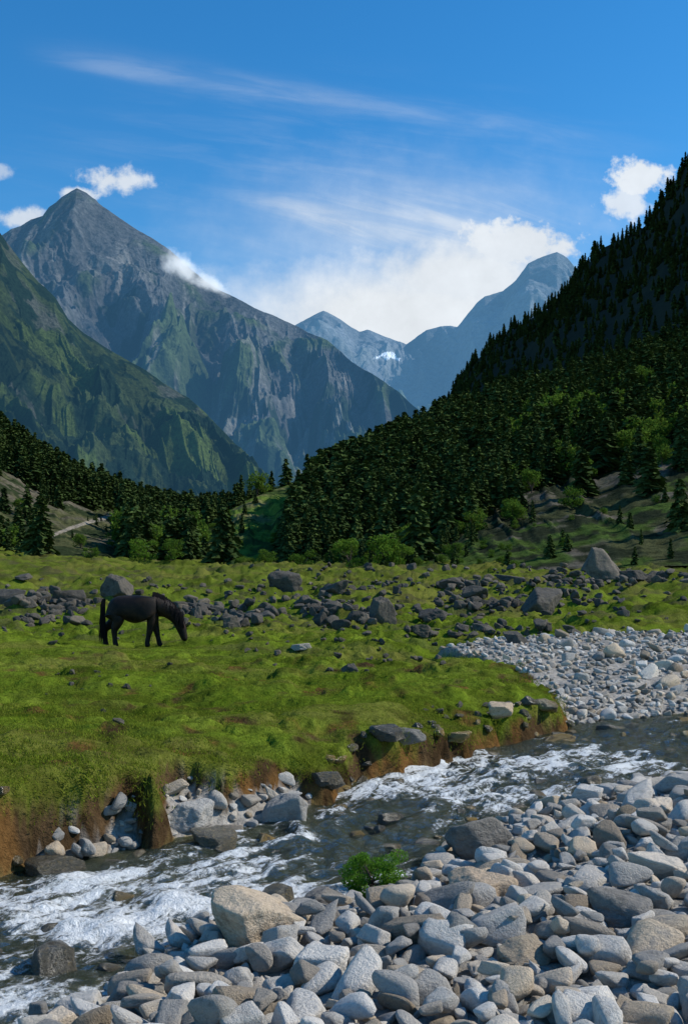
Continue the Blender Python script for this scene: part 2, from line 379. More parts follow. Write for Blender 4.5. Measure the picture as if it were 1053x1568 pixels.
st+=pack(3400,.075,.13,lambda x,y,k,a,b:(k<.25)&(a>.02)&((y<13)&nb_side(x,y)|(rng.uniform(size=len(x))<.45)),2.8,16,.5,.78)
st+=pack(14000,.045,.075,dry,2.8,17,.5,.74)
st+=pack(700,.10,.2,lambda x,y,k,a,b:(k<.3)&(a>0)&(y>=16)&(x/y>.19),16,31,.5,.9)
st+=pack(12000,.04,.08,dry,14,33,.45,.8)
st+=pack(20000,.024,.045,dry,2.8,16,.42,.75)
P=[];Rt=[];Sc=[];I=[]
def add_st(st,lift=.25,flat=1):
    for x,y,z,r in st:
        P.append((x,y,z+r*random.uniform(lift-.15,lift+.35)));Rt.append((random.uniform(-.5,.5),random.uniform(-.5,.5),random.uniform(0,6.28)))
        q=r*1.15;Sc.append((q*random.uniform(.9,1.3),q*random.uniform(.8,1.1),q*random.uniform(.8,1.3)*flat));I.append(random.randrange(18))
add_st(st)
zz=[q for q in st if .06<q[3]<.16 and q[1]<9]
for q in random.sample(zz,min(len(zz),420)):
    a=random.uniform(0,6.28);x=q[0]+math.cos(a)*q[3];y=q[1]+math.sin(a)*q[3];r=random.uniform(.045,.10)
    if (x-shx)**2+(y-shy)**2<.12: continue
    add_st([(x,y,q[2]+q[3]*.85,r)],.1)
scatter('river_stones',protos,P,Rt,Sc,I)
wet=pack(1400,.07,.17,lambda x,y,k,a,b:(a<-.05)&((a>-.6)|(rng.uniform(size=len(x))<.16)),3.5,17,.5,1.15)
wet+=pack(5500,.04,.08,lambda x,y,k,a,b:(a<0.06)&((a>-.5)|(rng.uniform(size=len(x))<.2)),3.5,17,.5,1.0)
P=[];Rt=[];Sc=[];I=[]
for x,y,z,r in wet:
    zt=max(z+r*.3,float(W(y))-r*random.uniform(-.05,.9));P.append((x,y,zt));Rt.append((random.uniform(-.3,.3),random.uniform(-.3,.3),random.uniform(0,6.28)));q=r*1.25;Sc.append((q,q*.9,q*random.uniform(.6,1)));I.append(random.randrange(8))
scatter('wet_river_stones',protos_m(M_wet,400),P,Rt,Sc,I)
P=[];Rt=[];Sc=[];I=[]
clus=[(40,918,50,12,40,.5),(100,932,45,14,40,.45),(60,952,50,8,24,.3),(320,938,45,12,44,.45),(390,947,45,10,36,.4),(500,938,50,14,44,.45),(560,947,40,10,26,.35),(470,918,50,8,20,.35),
(720,903,40,14,36,.5),(700,932,40,14,30,.45),(780,927,40,10,24,.4),(880,892,60,8,28,.5),(990,888,60,6,34,.5),(760,962,60,10,20,.28),(900,932,90,20,34,.3),(600,902,120,12,34,.35),(600,1008,50,6,14,.12),(560,872,200,5,20,.5),(240,912,120,14,20,.25),(640,972,160,15,26,.22),(300,1002,250,50,22,.1),(160,1037,160,60,16,.07),(690,1092,90,15,8,.1),(850,872,100,10,26,.5),(850,967,100,8,18,.22),(500,960,450,25,80,.16),(500,900,450,25,110,.32),(820,905,150,22,50,.35)]
for cx,cy,sx,sy,n,size in clus:
    for _ in range(n):
        px,py=random.gauss(cx,sx*.6),random.gauss(cy,sy*.6)
        x,y,z=hit(px,py);r=size*random.uniform(.3,1.05)
        if y<31 and 140<px<310 and y>23: continue
        P.append((x,y,z+r*.12));Rt.append((random.uniform(-.4,.4),random.uniform(-.4,.4),random.uniform(0,6.28)));Sc.append((r,r*.8,r*random.uniform(.6,1.1)));I.append(random.randrange(10))
scatter('meadow_stones',protos_m(M_bould,500,10,4,.06),P,Rt,Sc,I)
# ------------------------------------------------------------ grass
def tuft(seed,n,h,rad,w,mat,lean=.9):
    r=np.random.default_rng(seed);V=[];Fc=[]
    for i in range(n):
        a=r.uniform(0,6.28);q=rad*math.sqrt(r.uniform());x=q*math.cos(a);y=q*math.sin(a);b=r.uniform(0,6.28);hh=h*r.uniform(.5,1.2);l=lean*hh*r.uniform(.2,1.3)
        d=np.array([math.cos(b),math.sin(b),0]);e=np.array([-d[1],d[0],0])*w*r.uniform(.6,1.3);o=np.array([x,y,-.005])
        k=len(V);V+=[o-e,o+e,o+d*l+[0,0,hh]+e*.2,o+d*l+[0,0,hh]-e*.2]
        Fc+=[[k,k+1,k+2,k+3]]
    return mesh_np('p',V,Fc,mats=[mat],hidden=True,smooth=False)
M_grass=mat_leaf('meadow_grass',(.115,.170,.014),(.195,.215,.028),.4)
tp=[tuft(i,34,[.012,.015,.020,.011][i%4],.12,.0028,M_grass) for i in range(6)]
n=28000
y=8+(44-8)*rng.uniform(0,1,n)**1.5;x=rng.uniform(-.38,.38,n)*(y+.5)
z,k,a,b=ground(x,y,True);ok=(k>.93)
x,y,z,k=x[ok],y[ok],z[ok],k[ok]
n2=40000;y2=rng.uniform(7.5,20,n2);x2=rng.uniform(-.4,.4,n2)*y2;z2,k2,_,_=ground(x2,y2,True);nn_=fbm(x2*2.5,y2*2.5,seed=27,o=3);e=(k2+.6*nn_>.68)&(k2<.9995)&(k2>.25)
x=np.r_[x,x2[e]];y=np.r_[y,y2[e]];z=np.r_[z,z2[e]];k=np.r_[k,k2[e]];n=len(x)
edge=k<.97
sc=rng.uniform(.7,1.4,n)*(1+y/70)*np.where(fbm(x*.9,y*.9,seed=41)>.14,1.3,.85)*np.where(edge,1.2,1)
scatter('grass',tp,np.stack([x,y,z],1),np.stack([rng.normal(0,.12,n)+np.where(edge,.7,0),rng.normal(0,.12,n),rng.uniform(-.5,.5,n)+np.where(~edge,rng.uniform(0,6.28,n),0)],1),np.stack([sc,sc,sc*np.where(edge,1.8,1)],1),rng.integers(0,6,n))
# ------------------------------------------------------------ trees
M_bark=bpy.data.materials.new('bark');M_bark.use_nodes=True;t=NT(M_bark.node_tree);tc=t.n('ShaderNodeTexCoord');nn=t.noise(tc.outputs['Object'],20,4);out(t,princ(t,t.mix(nn,(.04,.03,.02),(.10,.08,.06)),.95).outputs[0])
M_pine=mat_leaf('pine_needles',(.024,.044,.016),(.072,.105,.030),0)
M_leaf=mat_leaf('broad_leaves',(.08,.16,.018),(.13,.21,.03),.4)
M_leafd=mat_leaf('dark_leaves',(.055,.11,.016),(.11,.18,.026),.35)  # a darker green than broad_leaves
def limb(V,Fc,a,b,r0,r1,n=6):
    a=np.array(a,float);b=np.array(b,float);d=b-a;d/=np.linalg.norm(d)+1e-9;u=np.cross(d,[.3,.9,.1]);u/=np.linalg.norm(u);w=np.cross(d,u);k=len(V)
    for q,r in ((a,r0),(b,r1)):
        for i in range(n):
            th=6.283*i/n;V.append(q+(u*math.cos(th)+w*math.sin(th))*r)
    for i in range(n):
        j=(i+1)%n;Fc.append([k+i,k+j,k+n+j,k+n+i])
def conifer(seed,full=1.,levels=26,name='p',hidden=True,q_=2):
    r=np.random.default_rng(seed);V=[];Fc=[];limb(V,Fc,(0,0,-.03),(0,0,.97),.016,.003);nb=len(Fc)
    for lv in range(levels):
        zt=.08+.9*(lv/levels)**1.0+r.uniform(-.01,.01)
        Lm=(.21*(1-zt)**.75+.012)*full
        for b in range(int(6+3*(1-zt))):
            if r.uniform()<.12: continue
            a=r.uniform(0,6.283);L=Lm*r.uniform(.55,1.2);d=np.array([math.cos(a),math.sin(a),0]);e=np.array([-d[1],d[0],0])
            dr_=r.uniform(.15,.5);ns=4
            for s_ in range(ns):
                f=(s_+.6)/ns;c=np.array([0,0,zt])+d*L*f+np.array([0,0,-dr_*L*f*f+.04*L])
                for q in range(q_):
                    sz=(.020+.022*(1-zt))*r.uniform(.7,1.4)*full*(1 if q_>1 else 1.3);o=c+r.normal(0,.008,3)
                    v1=d*sz*1.3+e*r.normal(0,.5)*sz+np.array([0,0,-.5*sz]);v2=e*sz*r.uniform(.6,1.1)+np.array([0,0,r.uniform(-.9,.6)*sz])
                    k=len(V);V+=[o-v1-v2*.6,o-v1*.2+v2,o+v1,o-v1*.1-v2];Fc.append([k,k+1,k+2,k+3])
    o=mesh_np(name,V,Fc,mats=[M_bark,M_pine],hidden=hidden,smooth=False)
    mi=np.ones(len(Fc),np.int32);mi[:nb]=0;o.data.polygons.foreach_set('material_index',mi);return o
def broad(seed,nleaf=3000,wide=.55,name='p',hidden=True,leaf=M_leaf,ls=.02,lobes=12,low=.12):
    r=np.random.default_rng(seed);V=[];Fc=[];limb(V,Fc,(0,0,-.03),(0,0,.35),.03,.018)
    cs=[]
    for i in range(lobes):
        a=r.uniform(0,6.28);q=wide*.75*math.sqrt(r.uniform());zt=r.uniform(low+.1,.85);q*=math.sqrt(max(.1,1-((zt-.45)/.6)**2))
        c=np.array([q*math.cos(a),q*math.sin(a),zt]);cs.append((c,r.uniform(.12,.22)));limb(V,Fc,(0,0,.12+.2*r.uniform()),c,.014,.004,5)
    nb=len(Fc)
    for i in range(nleaf):
        c,R=cs[r.integers(lobes)];d=r.normal(size=3);d/=np.linalg.norm(d);o=c+d*R*r.uniform(.35,1.1)**.6*np.array([1.2,1.2,.85])
        a=r.normal(size=3);a/=np.linalg.norm(a);b=np.cross(a,r.normal(size=3));b/=np.linalg.norm(b);s1=ls*r.uniform(.6,1.4)
        k=len(V);V+=[o-a*s1,o+b*s1*.6,o+a*s1,o-b*s1*.6];Fc.append([k,k+1,k+2,k+3])
    o=mesh_np(name,V,Fc,mats=[M_bark,leaf],hidden=hidden,smooth=False)
    mi=np.ones(len(Fc),np.int32);mi[:nb]=0;o.data.polygons.foreach_set('material_index',mi);return o
# ------------------------------------------------------------ hills and mountains
def ribbon(name,ridge,base,ns,nt,amp,gul,mat,colf,prof=1.,seed=0,back=.5,mod=None,edge=.15,skew=1.):
    Rg=resamp(ridge,ns);Bs=resamp(base,ns);ts=np.r_[np.linspace(0,1,nt),1+np.linspace(0,1,nt//4+1)[1:]*back]
    T,S=np.meshgrid(ts,np.linspace(0,1,ns),indexing='ij')
    R3=Rg[None];B3=Bs[None];T3=T[...,None]
    Pp=B3*(1-T3)+R3*T3
    tz=np.where(T<=1,np.clip(T,0,1)**prof,1-(T-1)*1.1)
    Pp[...,2]=B3[...,2]*(1-tz)+R3[...,2]*tz
    x=Pp[...,0];y=Pp[...,1]
    Ltot=np.linalg.norm(np.diff(Rg,axis=0),axis=1).sum()
    win=np.where(T<=1,np.clip(np.sin(np.pi*np.clip(T,0,1)**skew),0,1)**.9+edge*sstep(.7,1,T),edge)
    g=ridged(S*Ltot/gul+fbm(x/gul/2,y/gul/2,seed=seed+5)*1.2+T*.6,T*1.6,o=6,seed=seed)
    f=fbm(x/gul*1.5,y/gul*1.5,seed=seed+9,o=6)
    dz=amp*((g-.35)*.75+f*.8)*win
    if mod is not None: dz=dz+mod(S,T)
    Pp[...,2]+=dz
    Vv=Pp.reshape(-1,3);Tf=T.ravel();Sf=S.ravel()
    cols=colf(Vv[:,0],Vv[:,1],Vv[:,2],Sf,Tf,g.ravel(),f.ravel(),None)
    o=mesh_np(name,Vv,grid_faces(len(ts),ns),np.clip(cols,.002,1),mats=[mat])
    def sample(s_,t_):
        i=np.clip((np.asarray(s_)*(ns-1)).astype(int),0,ns-1);j=np.clip((np.asarray(t_)*(nt-1)).astype(int),0,len(ts)-1);return Pp[j,i]
    return o,sample
def mixc(a,b,k):
    k=np.asarray(k)[:,None];return np.asarray(a)*(1-k)+np.asarray(b)*k
def U(l): return [uvp(*p) for p in l]
def colC(x,y,z,s,t,g,f,gz):
    c=mixc(np.tile([.085,.095,.105],(len(x),1)),[.06,.08,.05],sstep(0,.3,f)*sstep(.9,.4,t))
    c=c*(1+.6*g)[:,None]
    u=x/y*F+CX;v=HY-z/y*F
    q=v-546-(u-592)*.08-12*fbm(u*.12,v*.12,seed=64,o=3)
    sn=(np.abs(u-593)<21)&(np.abs(q)<4.2*(1-((u-593)/22)**2)+.3)
    c[sn]=(.58,.62,.66);return c
ribbon('far_mountains',U([(380,560,8200),(440,503,8200),(470,487,8200),(495,477,8200),(520,490,8200),(550,507,8200),(562,505,8200),(580,513,8200),(600,522,8200),(622,528,8000),(635,518,7900),(652,507,7800),(675,504,7800),(700,502,7600),(715,480,7500),(730,462,7500),(742,452,7500),(770,445,7500),(790,428,7400),(808,403,7400),(830,392,7400),(852,384,7400),(868,392,7400),(885,412,7300),(930,460,7200),(1050,560,7200)]),
 U([(300,760,5000),(500,740,5000),(700,700,5000),(900,740,5000),(1100,760,5000)]),600,260,430,650,mat_vcol('far_rock',.03,1,18,haze_glow=(.055,.145,.26),var=.5,nd=6),colC,prof=1.35,seed=60,edge=.06)
def colA(x,y,z,s,t,g,f,gz):
    n=len(x)
    rock=np.tile([.066,.068,.070],(n,1));green=np.array([.040,.060,.022]);scree=np.array([.16,.155,.145])
    hgt=z/1700
    c=mixc(rock,green,.85*sstep(-.08,.22,f+.9*(.44-hgt)+.2*g))
    fo=np.array([.012,.022,.014]);c=mixc(c,fo,.9*sstep(-.02,.16,fbm(x/110,y/110,seed=71,o=6)+.8*(.24-hgt)))
    sc=sstep(.50,.75,ridged(s*44+f*1.5,t*1.4,o=4,seed=72)+.12)*sstep(.12,.4,t)*sstep(1.0,.85,t)*sstep(-.2,.2,fbm(s*9,t*3,seed=73)+.05)
    c=mixc(c,scree,sc*.7)
    c=mixc(c,scree*.8,.6*sstep(.24,.36,fbm(x/70,y/160,seed=74,o=5)))
    return c*(1+.6*g)[:,None]*.85
def spur(S,T,items):
    tt=np.clip(T,0,1);o=0
    for a,b,w,h in items:
        o=o+np.clip(1-np.abs(S-a-b*(1-tt)+.015*vn(tt*9,S*0+a*50,seed=77))/w,0,1)*(np.sin(np.pi*tt**1.0)**1.2)*(1-tt)**.5*h
    return o
ribbon('rocky_peak',U([(-260,400,4700),(-60,372,4600),(0,362,4500),(18,350,4500),(32,345,4500),(48,335,4500),(66,331,4500),(75,318,4500),(85,311,4500),(95,302,4500),(104,297,4500),(118,289,4500),(133,296,4500),(152,312,4500),(175,328,4500),(200,345,4500),(235,366,4450),(265,388,4400),(300,417,4380),(330,438,4350),(400,476,4250),(455,499,4200),(500,522,4000),(540,552,3800),(600,592,3600),(660,640,3400),(720,690,3300)]),
 U([(-400,800,2500),(0,800,2500),(300,800,2500),(560,790,2700),(760,760,2800)]),1200,480,230,300,mat_vcol('mountain_rock',.05,1,13,haze_glow=(.021,.066,.126),var=.7,nd=6),colA,prof=1.35,seed=80,edge=.05,mod=lambda S,T:spur(S,T,[(.215,.14,.09,280),(.40,.2,.06,170),(.55,.16,.07,230),(.7,.12,.05,130)]))
def colB(x,y,z,s,t,g,f,gz):
    n=len(x);c=np.tile([.044,.046,.040],(n,1))
    c=mixc(c,[.028,.038,.016],sstep(-.3,.1,f+.1))
    c=mixc(c,[.008,.015,.010],sstep(-.10,.04,fbm(x/36,y/36,seed=91,o=6)+.14*(1-t)))
    c=mixc(c,[.046,.064,.018],.85*sstep(.18,.30,fbm(x/130+9,y/130,seed=93,o=6)));return c*(1+.6*g)[:,None]
ribbon('mountain_shoulder',U([(-500,120,2300),(-200,230,2300),(-60,315,2200),(0,354,2200),(12,372,2200),(30,396,2200),(60,434,2200),(85,457,2200),(105,490,2200),(130,512,2200),(160,532,2200),(190,549,2200),(225,567,2200),(250,586,2200),(290,610,2200),(315,632,2150),(350,668,2100),(380,702,2050),(420,745,2000),(500,800,2000)]),
 U([(-700,860,1100),(-300,860,1100),(0,860,1100),(300,860,1200),(600,860,1300)]),1100,440,75,130,mat_vcol('shoulder_rock',.13,1,7,haze_glow=(.011,.036,.062),var=.8,nd=6),colB,prof=1.25,seed=95,edge=.07,mod=lambda S,T:spur(S,T,[(.22,.12,.06,80),(.42,.16,.07,80),(.62,.18,.06,60)]))
def colD(x,y,z,s,t,g,f,gz):
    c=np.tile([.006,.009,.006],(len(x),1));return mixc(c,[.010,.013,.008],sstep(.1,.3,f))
rD=U([(600,700,1050),(650,655,1000),(680,625,950),(702,592,950),(716,566,940),(750,530,930),(800,494,920),(840,472,900),(862,454,890),(880,430,880),(895,408,870),(920,380,860),(960,362,850),(985,348,840),(1003,330,830),(1020,296,820),(1053,252,800),(1090,215,780)])+[(330,720,400),(395,580,390),(445,450,345),(452,380,315),(455,300,310),(462,255,270),(470,180,190),(480,60,120),(480,-100,80)]
bD=U([(560,780,720),(620,760,680),(700,730,620),(800,705,580),(1053,660,530)])+[(200,440,70),(215,360,60),(225,260,40),(235,180,20),(240,80,10),(240,-100,5)]
M_hillD=mat_vcol('far_forest_floor',.4,.6,.6,var=.5,haze_glow=(.002,.006,.010))
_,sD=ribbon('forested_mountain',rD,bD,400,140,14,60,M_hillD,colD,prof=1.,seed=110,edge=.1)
def colE(x,y,z,s,t,g,f,gz):
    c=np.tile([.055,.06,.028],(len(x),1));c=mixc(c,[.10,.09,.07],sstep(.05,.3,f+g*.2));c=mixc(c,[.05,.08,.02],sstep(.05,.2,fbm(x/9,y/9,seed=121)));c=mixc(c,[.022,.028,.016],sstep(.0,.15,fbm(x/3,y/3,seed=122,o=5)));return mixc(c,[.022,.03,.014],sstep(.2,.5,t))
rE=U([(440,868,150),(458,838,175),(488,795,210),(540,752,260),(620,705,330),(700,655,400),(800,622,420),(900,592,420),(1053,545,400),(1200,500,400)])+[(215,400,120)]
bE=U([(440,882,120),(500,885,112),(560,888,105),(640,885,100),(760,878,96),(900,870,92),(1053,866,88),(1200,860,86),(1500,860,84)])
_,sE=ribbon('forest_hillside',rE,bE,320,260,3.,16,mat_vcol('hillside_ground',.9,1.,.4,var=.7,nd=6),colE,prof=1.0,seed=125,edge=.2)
def colG(x,y,z,s,t,g,f,gz):
    c=np.tile([.11,.165,.03],(len(x),1));c=mixc(c,[.13,.13,.055],sstep(.0,.3,f));c=mixc(c,[.04,.065,.02],sstep(.05,.2,fbm(x/6,y/6,seed=131)));return c
_,sG=ribbon('grassy_hillside',U([(280,840,190),(330,795,210),(370,770,225),(410,752,240),(450,740,255),(500,728,275),(560,718,300)]),U([(270,888,125),(340,888,122),(420,888,120),(480,890,120),(560,890,125)]),200,120,2.,14,mat_vcol('green_slope',.9,1.,.4,var=.6,nd=6),colG,seed=135,edge=.15)
pathp=np.array([(80,820),(110,808),(135,800),(160,793),(190,787)])
def colF(x,y,z,s,t,g,f,gz):
    u=x/y*F+CX;v=HY-z/y*F
    c=np.tile([.065,.070,.032],(len(x),1));c=mixc(c,[.10,.09,.065],sstep(.0,.3,f));c=mixc(c,[.024,.034,.016],sstep(.0,.15,fbm(x/5,y/5,seed=141,o=5)))
    pv=np.interp(u,pathp[:,0],pathp[:,1]);k=((np.abs(v-pv)<2.6)&(u>80)&(u<190)).astype(float)
    return mixc(c,[.27,.235,.19],k*.8)
_,sF=ribbon('left_hillside',U([(-500,600,280),(-200,640,290),(0,672,300),(60,715,310),(130,752,330),(200,778,350),(300,795,370),(400,785,380),(470,770,380)]),U([(-500,880,100),(-200,880,104),(0,874,108),(100,874,112),(200,880,116),(300,888,122),(400,888,125),(470,890,130)]),420,240,2.2,18,mat_vcol('left_slope',.9,1.,.4,var=.7,nd=6),colF,seed=145,edge=.2)
P=[];Sc=[];I=[]
def addt(p,h,kind):
    P.append((p[0],p[1],p[2]-.3));w=random.uniform(.85,1.2);Sc.append((h*w,h*w,h))
    I.append(random.randrange(6) if kind=='c' else 6+random.randrange(3))
def many(samp,n,fn):
    s_=rng.uniform(0,1,n);t_=rng.uniform(0,1.08,n);pp=samp(s_,t_)
    for a,b,p in zip(s_,t_,pp): fn(a,b,p)
def fD(s,t,p):
    if s<.62 and (t>.2 or s>.3): addt(p,random.uniform(5,12),'c')
many(sD,8000,fD)
for i in range(300):
    s=random.uniform(.03,.62)
    if vn(np.array([s*60]),np.array([3.3]))[0]>-.3: addt(sD(s,1.0),random.uniform(5,14),'c')
def fE(s,t,p):
    u=p[0]/p[1]*F+CX
    dens=1.0 if t>.2 else (.6 if u<800 else .22)
    if random.random()>dens: return
    q=(u>780 and t<.6 and random.random()<.28) or (t<.15 and random.random()<.5)
    if t<.12: h=random.uniform(2,5)
    else: h=random.uniform(6,10)+5*min(1,t)
    h*=min(1,p[1]/230+.1)
    addt(p,h*(.5 if t<.2 else .75) if q else h,'b' if q else 'c')
many(sE,4200,fE)
for i in range(160):
    p=sE(random.uniform(.02,.97),1.0);addt(p,random.uniform(8,16)*min(1,p[1]/300),'c')
def fG(s,t,p):
    if random.random()<(.8 if s<.18 else .18) : addt(p,random.uniform(1.,2.5) if random.random()<.7 else random.uniform(3,6),'b' if random.random()<.4 else 'c')
many(sG,240,fG)
for i in range(45): addt(sG(random.uniform(.05,1),random.uniform(.98,1.1)),random.uniform(3,8),'c')
def fF(s,t,p):
    u=p[0]/p[1]*F+CX;v=HY-p[2]/p[1]*F
    if u>300 and t<.75: return
    if 60<u<185 and v>782:
        if random.random()>.05: return
        h=random.uniform(1.5,3)
    elif u<150 and t<.55:
        if random.random()>.14: return
        h=random.uniform(2.5,7)
    else:
        h=random.uniform(5,9)+3*t
    addt(p,h*.85,'b' if (t<.3 and random.random()<.08) else 'c')
many(sF,4400,fF)
for i in range(90): addt(sF(random.uniform(.15,1),random.uniform(.97,1.06)),random.uniform(6,12),'c')
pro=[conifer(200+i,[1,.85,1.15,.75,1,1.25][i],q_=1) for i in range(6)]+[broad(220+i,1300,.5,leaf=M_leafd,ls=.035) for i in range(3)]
n=len(P);scatter('pine_forest',pro,P,np.stack([np.zeros(n),np.zeros(n),rng.uniform(0,6.28,n)],1),Sc,I)
def place(o,px,py,hpx,d,wf=1.):
    h=hpx/F*d;x,y=(px-CX)/F*d,d;o.location=(x,y,float(ground(np.array([x]),np.array([y]))[0])-.1);o.scale=(h*wf,h*wf,h);o.rotation_euler[2]=px
place(conifer(301,1.5,30,'pine_tree',False),343,868,96,112)
place(conifer(302,1.4,30,'pine_tree',False),292,868,60,118)
place(conifer(303,1.5,30,'pine_tree',False),62,862,90,108)
place(conifer(305,1.4,30,'pine_tree',False),640,868,130,112,.8)
place(conifer(306,1.4,30,'pine_tree',False),1040,868,125,104,.8)
for i,(px,py,h,wf) in enumerate([(535,872,50,1.),(585,872,58,1.1),(612,874,36,1.1),(222,868,36,1.3),(405,876,26,1.3),(262,868,36,1),(465,874,34,1.2),(700,870,36,.9),(375,874,24,1.2),(820,866,26,1.2),(140,864,22,1.2)]):
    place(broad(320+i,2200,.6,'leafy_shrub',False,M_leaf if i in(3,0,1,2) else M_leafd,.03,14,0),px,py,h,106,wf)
o=broad(350,9000,1.1,'streamside_shrub',False,mat_leaf('bright_leaves',(.06,.165,.012),(.13,.26,.03),.4),.026,30,-.1);o.location=(shx,shy,shz+.06);o.scale=(.31,.24,.29)
# ------------------------------------------------------------ horse
def horse():
    V=[];E=[];R=[]
    def a(p,r,par=None):
        V.append(p);R.append(r)
        if par is not None: E.append((par,len(V)-1))
        return len(V)-1
    pel=a((.36,0,1.08),.38);loin=a((.66,0,1.05),.37,pel);bar=a((.96,0,1.0),.41,loin);ch=a((1.24,0,1.02),.40,bar);sh=a((1.48,0,1.10),.32,ch)
    n1=a((1.70,0,1.07),.27,sh);n2=a((1.90,0,.93),.22,n1);n3=a((2.05,0,.76),.175,n2);ck=a((2.13,0,.58),.165,n3);nm=a((2.20,0,.36),.11,ck);mz=a((2.26,0,.17),.095,nm)
    wi=a((1.34,0,1.30),.17,ch);rp=a((.17,0,1.10),.26,pel)
    for sy,hx,st in((1,-.13,.40),(-1,.17,.52)):
        h=a((.34,.13*sy,.92),.25,pel);s_=a((st,.16*sy,.76),.19,h);hk=a((.20+hx,.15*sy,.50),.10,s_);c=a((.215+hx,.15*sy,.30),.068,hk);f=a((.23+hx,.15*sy,.14),.075,c);a((.27+hx,.15*sy,.035),.09,f)
    for sy,kx,fx in((1,1.47,1.54),(-1,1.31,1.24)):
        s_=a((1.38,.15*sy,.90),.20,ch);e=a((1.38,.15*sy,.72),.145,s_);k=a((kx,.14*sy,.44),.088,e);c=a(((kx+fx)/2,.14*sy,.29),.066,k);f=a((fx,.14*sy,.13),.072,c);a((fx+.04,.14*sy,.035),.088,f)
    me=bpy.data.meshes.new('horse');me.from_pydata(V,E,[]);o=link(bpy.data.objects.new('horse',me))
    md=o.modifiers.new('skin','SKIN');md.use_smooth_shade=True
    for i,r in enumerate(R): me.skin_vertices[0].data[i].radius=(r,r)
    for i in range(len(V)): me.skin_vertices[0].data[i].use_root=(i==0)
    sb=o.modifiers.new('sub','SUBSURF');sb.levels=sb.render_levels=2
    m,t=newmat('black_coat');tc=t.n('ShaderNodeTexCoord');nn=t.noise(tc.outputs['Object'],5,3);n3_=t.noise(tc.outputs['Object'],60,3,.7);p=princ(t,t.mix(t.mr(nn,.4,.65),(.005,.004,.004),(.020,.012,.008)),t.mr(n3_,.3,.7,.45,.75,False),t.bump(n3_,.5,.02),.18);out(t,p.outputs[0])
    me.materials.append(m)
    mh,t=newmat('horse_hair');out(t,princ(t,(.005,.004,.004),.7,None,.1).outputs[0])
    r=np.random.default_rng(5)
    def strands(name,roots,n,ln,w,sway):
        V=[];Fc=[]
        for i in range(n):
            f=r.uniform();q=f*(len(roots)-1);j=min(int(q),len(roots)-2);b=np.array(roots[j])*(1-q+j)+np.array(roots[j+1])*(q-j)
            b=b+r.normal(0,.012,3);L=ln*r.uniform(.6,1.15);k=len(V);d=np.array([r.normal(0,sway),r.normal(0,sway)-.05,-1])
            for s_ in range(5):
                g=s_/4;c=b+np.array([0,0,.02])+d*L*g+np.array([0,-.16*math.sin(min(1,g*2)*1.57),0])*(1 if name=='mane' else .2)
                ww=w*(1-g*.8);V+=[c-[ww,0,0],c+[ww,0,0]]
                if s_: Fc.append([k+2*s_-2,k+2*s_-1,k+2*s_+1,k+2*s_])
        q=mesh_np(name,V,Fc,mats=[mh]);q.parent=o
    strands('mane',[(1.42,0,1.44),(1.68,0,1.34),(1.93,0,1.15),(2.11,0,.94),(2.2,0,.80)],380,.32,.016,.14)
    strands('tail',[(.09,0,1.26),(.05,0,1.20),(.03,0,1.08)],260,.85,.018,.05)
    for sy in(1,-1):
        V=[(2.08,.05*sy,.86),(2.16,.035*sy,.84),(2.14,.10*sy,.82),(2.19,.085*sy,.98)]
        q=mesh_np('ear',V,[[0,1,3],[1,2,3],[2,0,3],[0,2,1]],mats=[mh]);q.parent=o
        Vv,Fc=ico(2);q=mesh_np('eye',Vv*.02+np.array([2.19,.11*sy,.56]),Fc,mats=[mh]);q.parent=o
    return o
hs=horse()
_,hy,_=hit(205,992);hy=min(max(hy,25),31);hx=(155-CX)/F*hy
gz=float(ground(np.array([hx+.1,hx+.5,hx+1.3,hx+1.55]),np.full(4,hy)).mean());hs.location=(hx,hy,gz+.0);hs.rotation_euler[2]=math.radians(4);hs.scale=(hy/28.2,hy/28.2,hy/28.2*1.04)
print('horse y',hy,gz)
# ------------------------------------------------------------ drifting cloud on the flank of the peak
m,t=newmat('cloud_vapour');tc=t.n('ShaderNodeTexCoord');g=t.n('ShaderNodeNewGeometry')
ln=t.n('ShaderNodeVectorMath');ln.operation='LENGTH';t.link(tc.outputs['Object'],ln.inputs[0])
nn=t.noise(g.outputs['Position'],.012,4,.65)
den=t.mr(t.m('ADD',t.m('SUBTRACT',1,ln.outputs['Value']),t.m('MULTIPLY',t.m('SUBTRACT',nn,.5),2.4)),.15,1.1,0,.028)
vs=t.n('ShaderNodeVolumeScatter');vs.inputs['Color'].default_value=(1,1,1,1);t.link(den,vs.inputs['Density'])
ve=t.n('ShaderNodeEmission');ve.inputs[0].default_value=(.86,.93,1,1);t.link(t.m('MULTIPLY',den,.42),ve.inputs[1])  # self-glow added to the cloud in place of multiple scattering
va=t.n('ShaderNodeAddShader');t.link(vs.outputs[0],va.inputs[0]);t.link(ve.outputs[0],va.inputs[1])
mo=t.n('ShaderNodeOutputMaterial');t.link(va.outputs[0],mo.inputs['Volume'])
Vv,Fc=ico(3)
for px,py,d,sx,sz,rot in ((278,408,3800,115,62,.35),(325,436,3800,100,32,.35)):
    o=mesh_np('mountain_cloud',Vv,Fc,mats=[m]);o.location=uvp(px,py,d);o.scale=(sx,90,sz);o.rotation_euler=(0,rot,0)
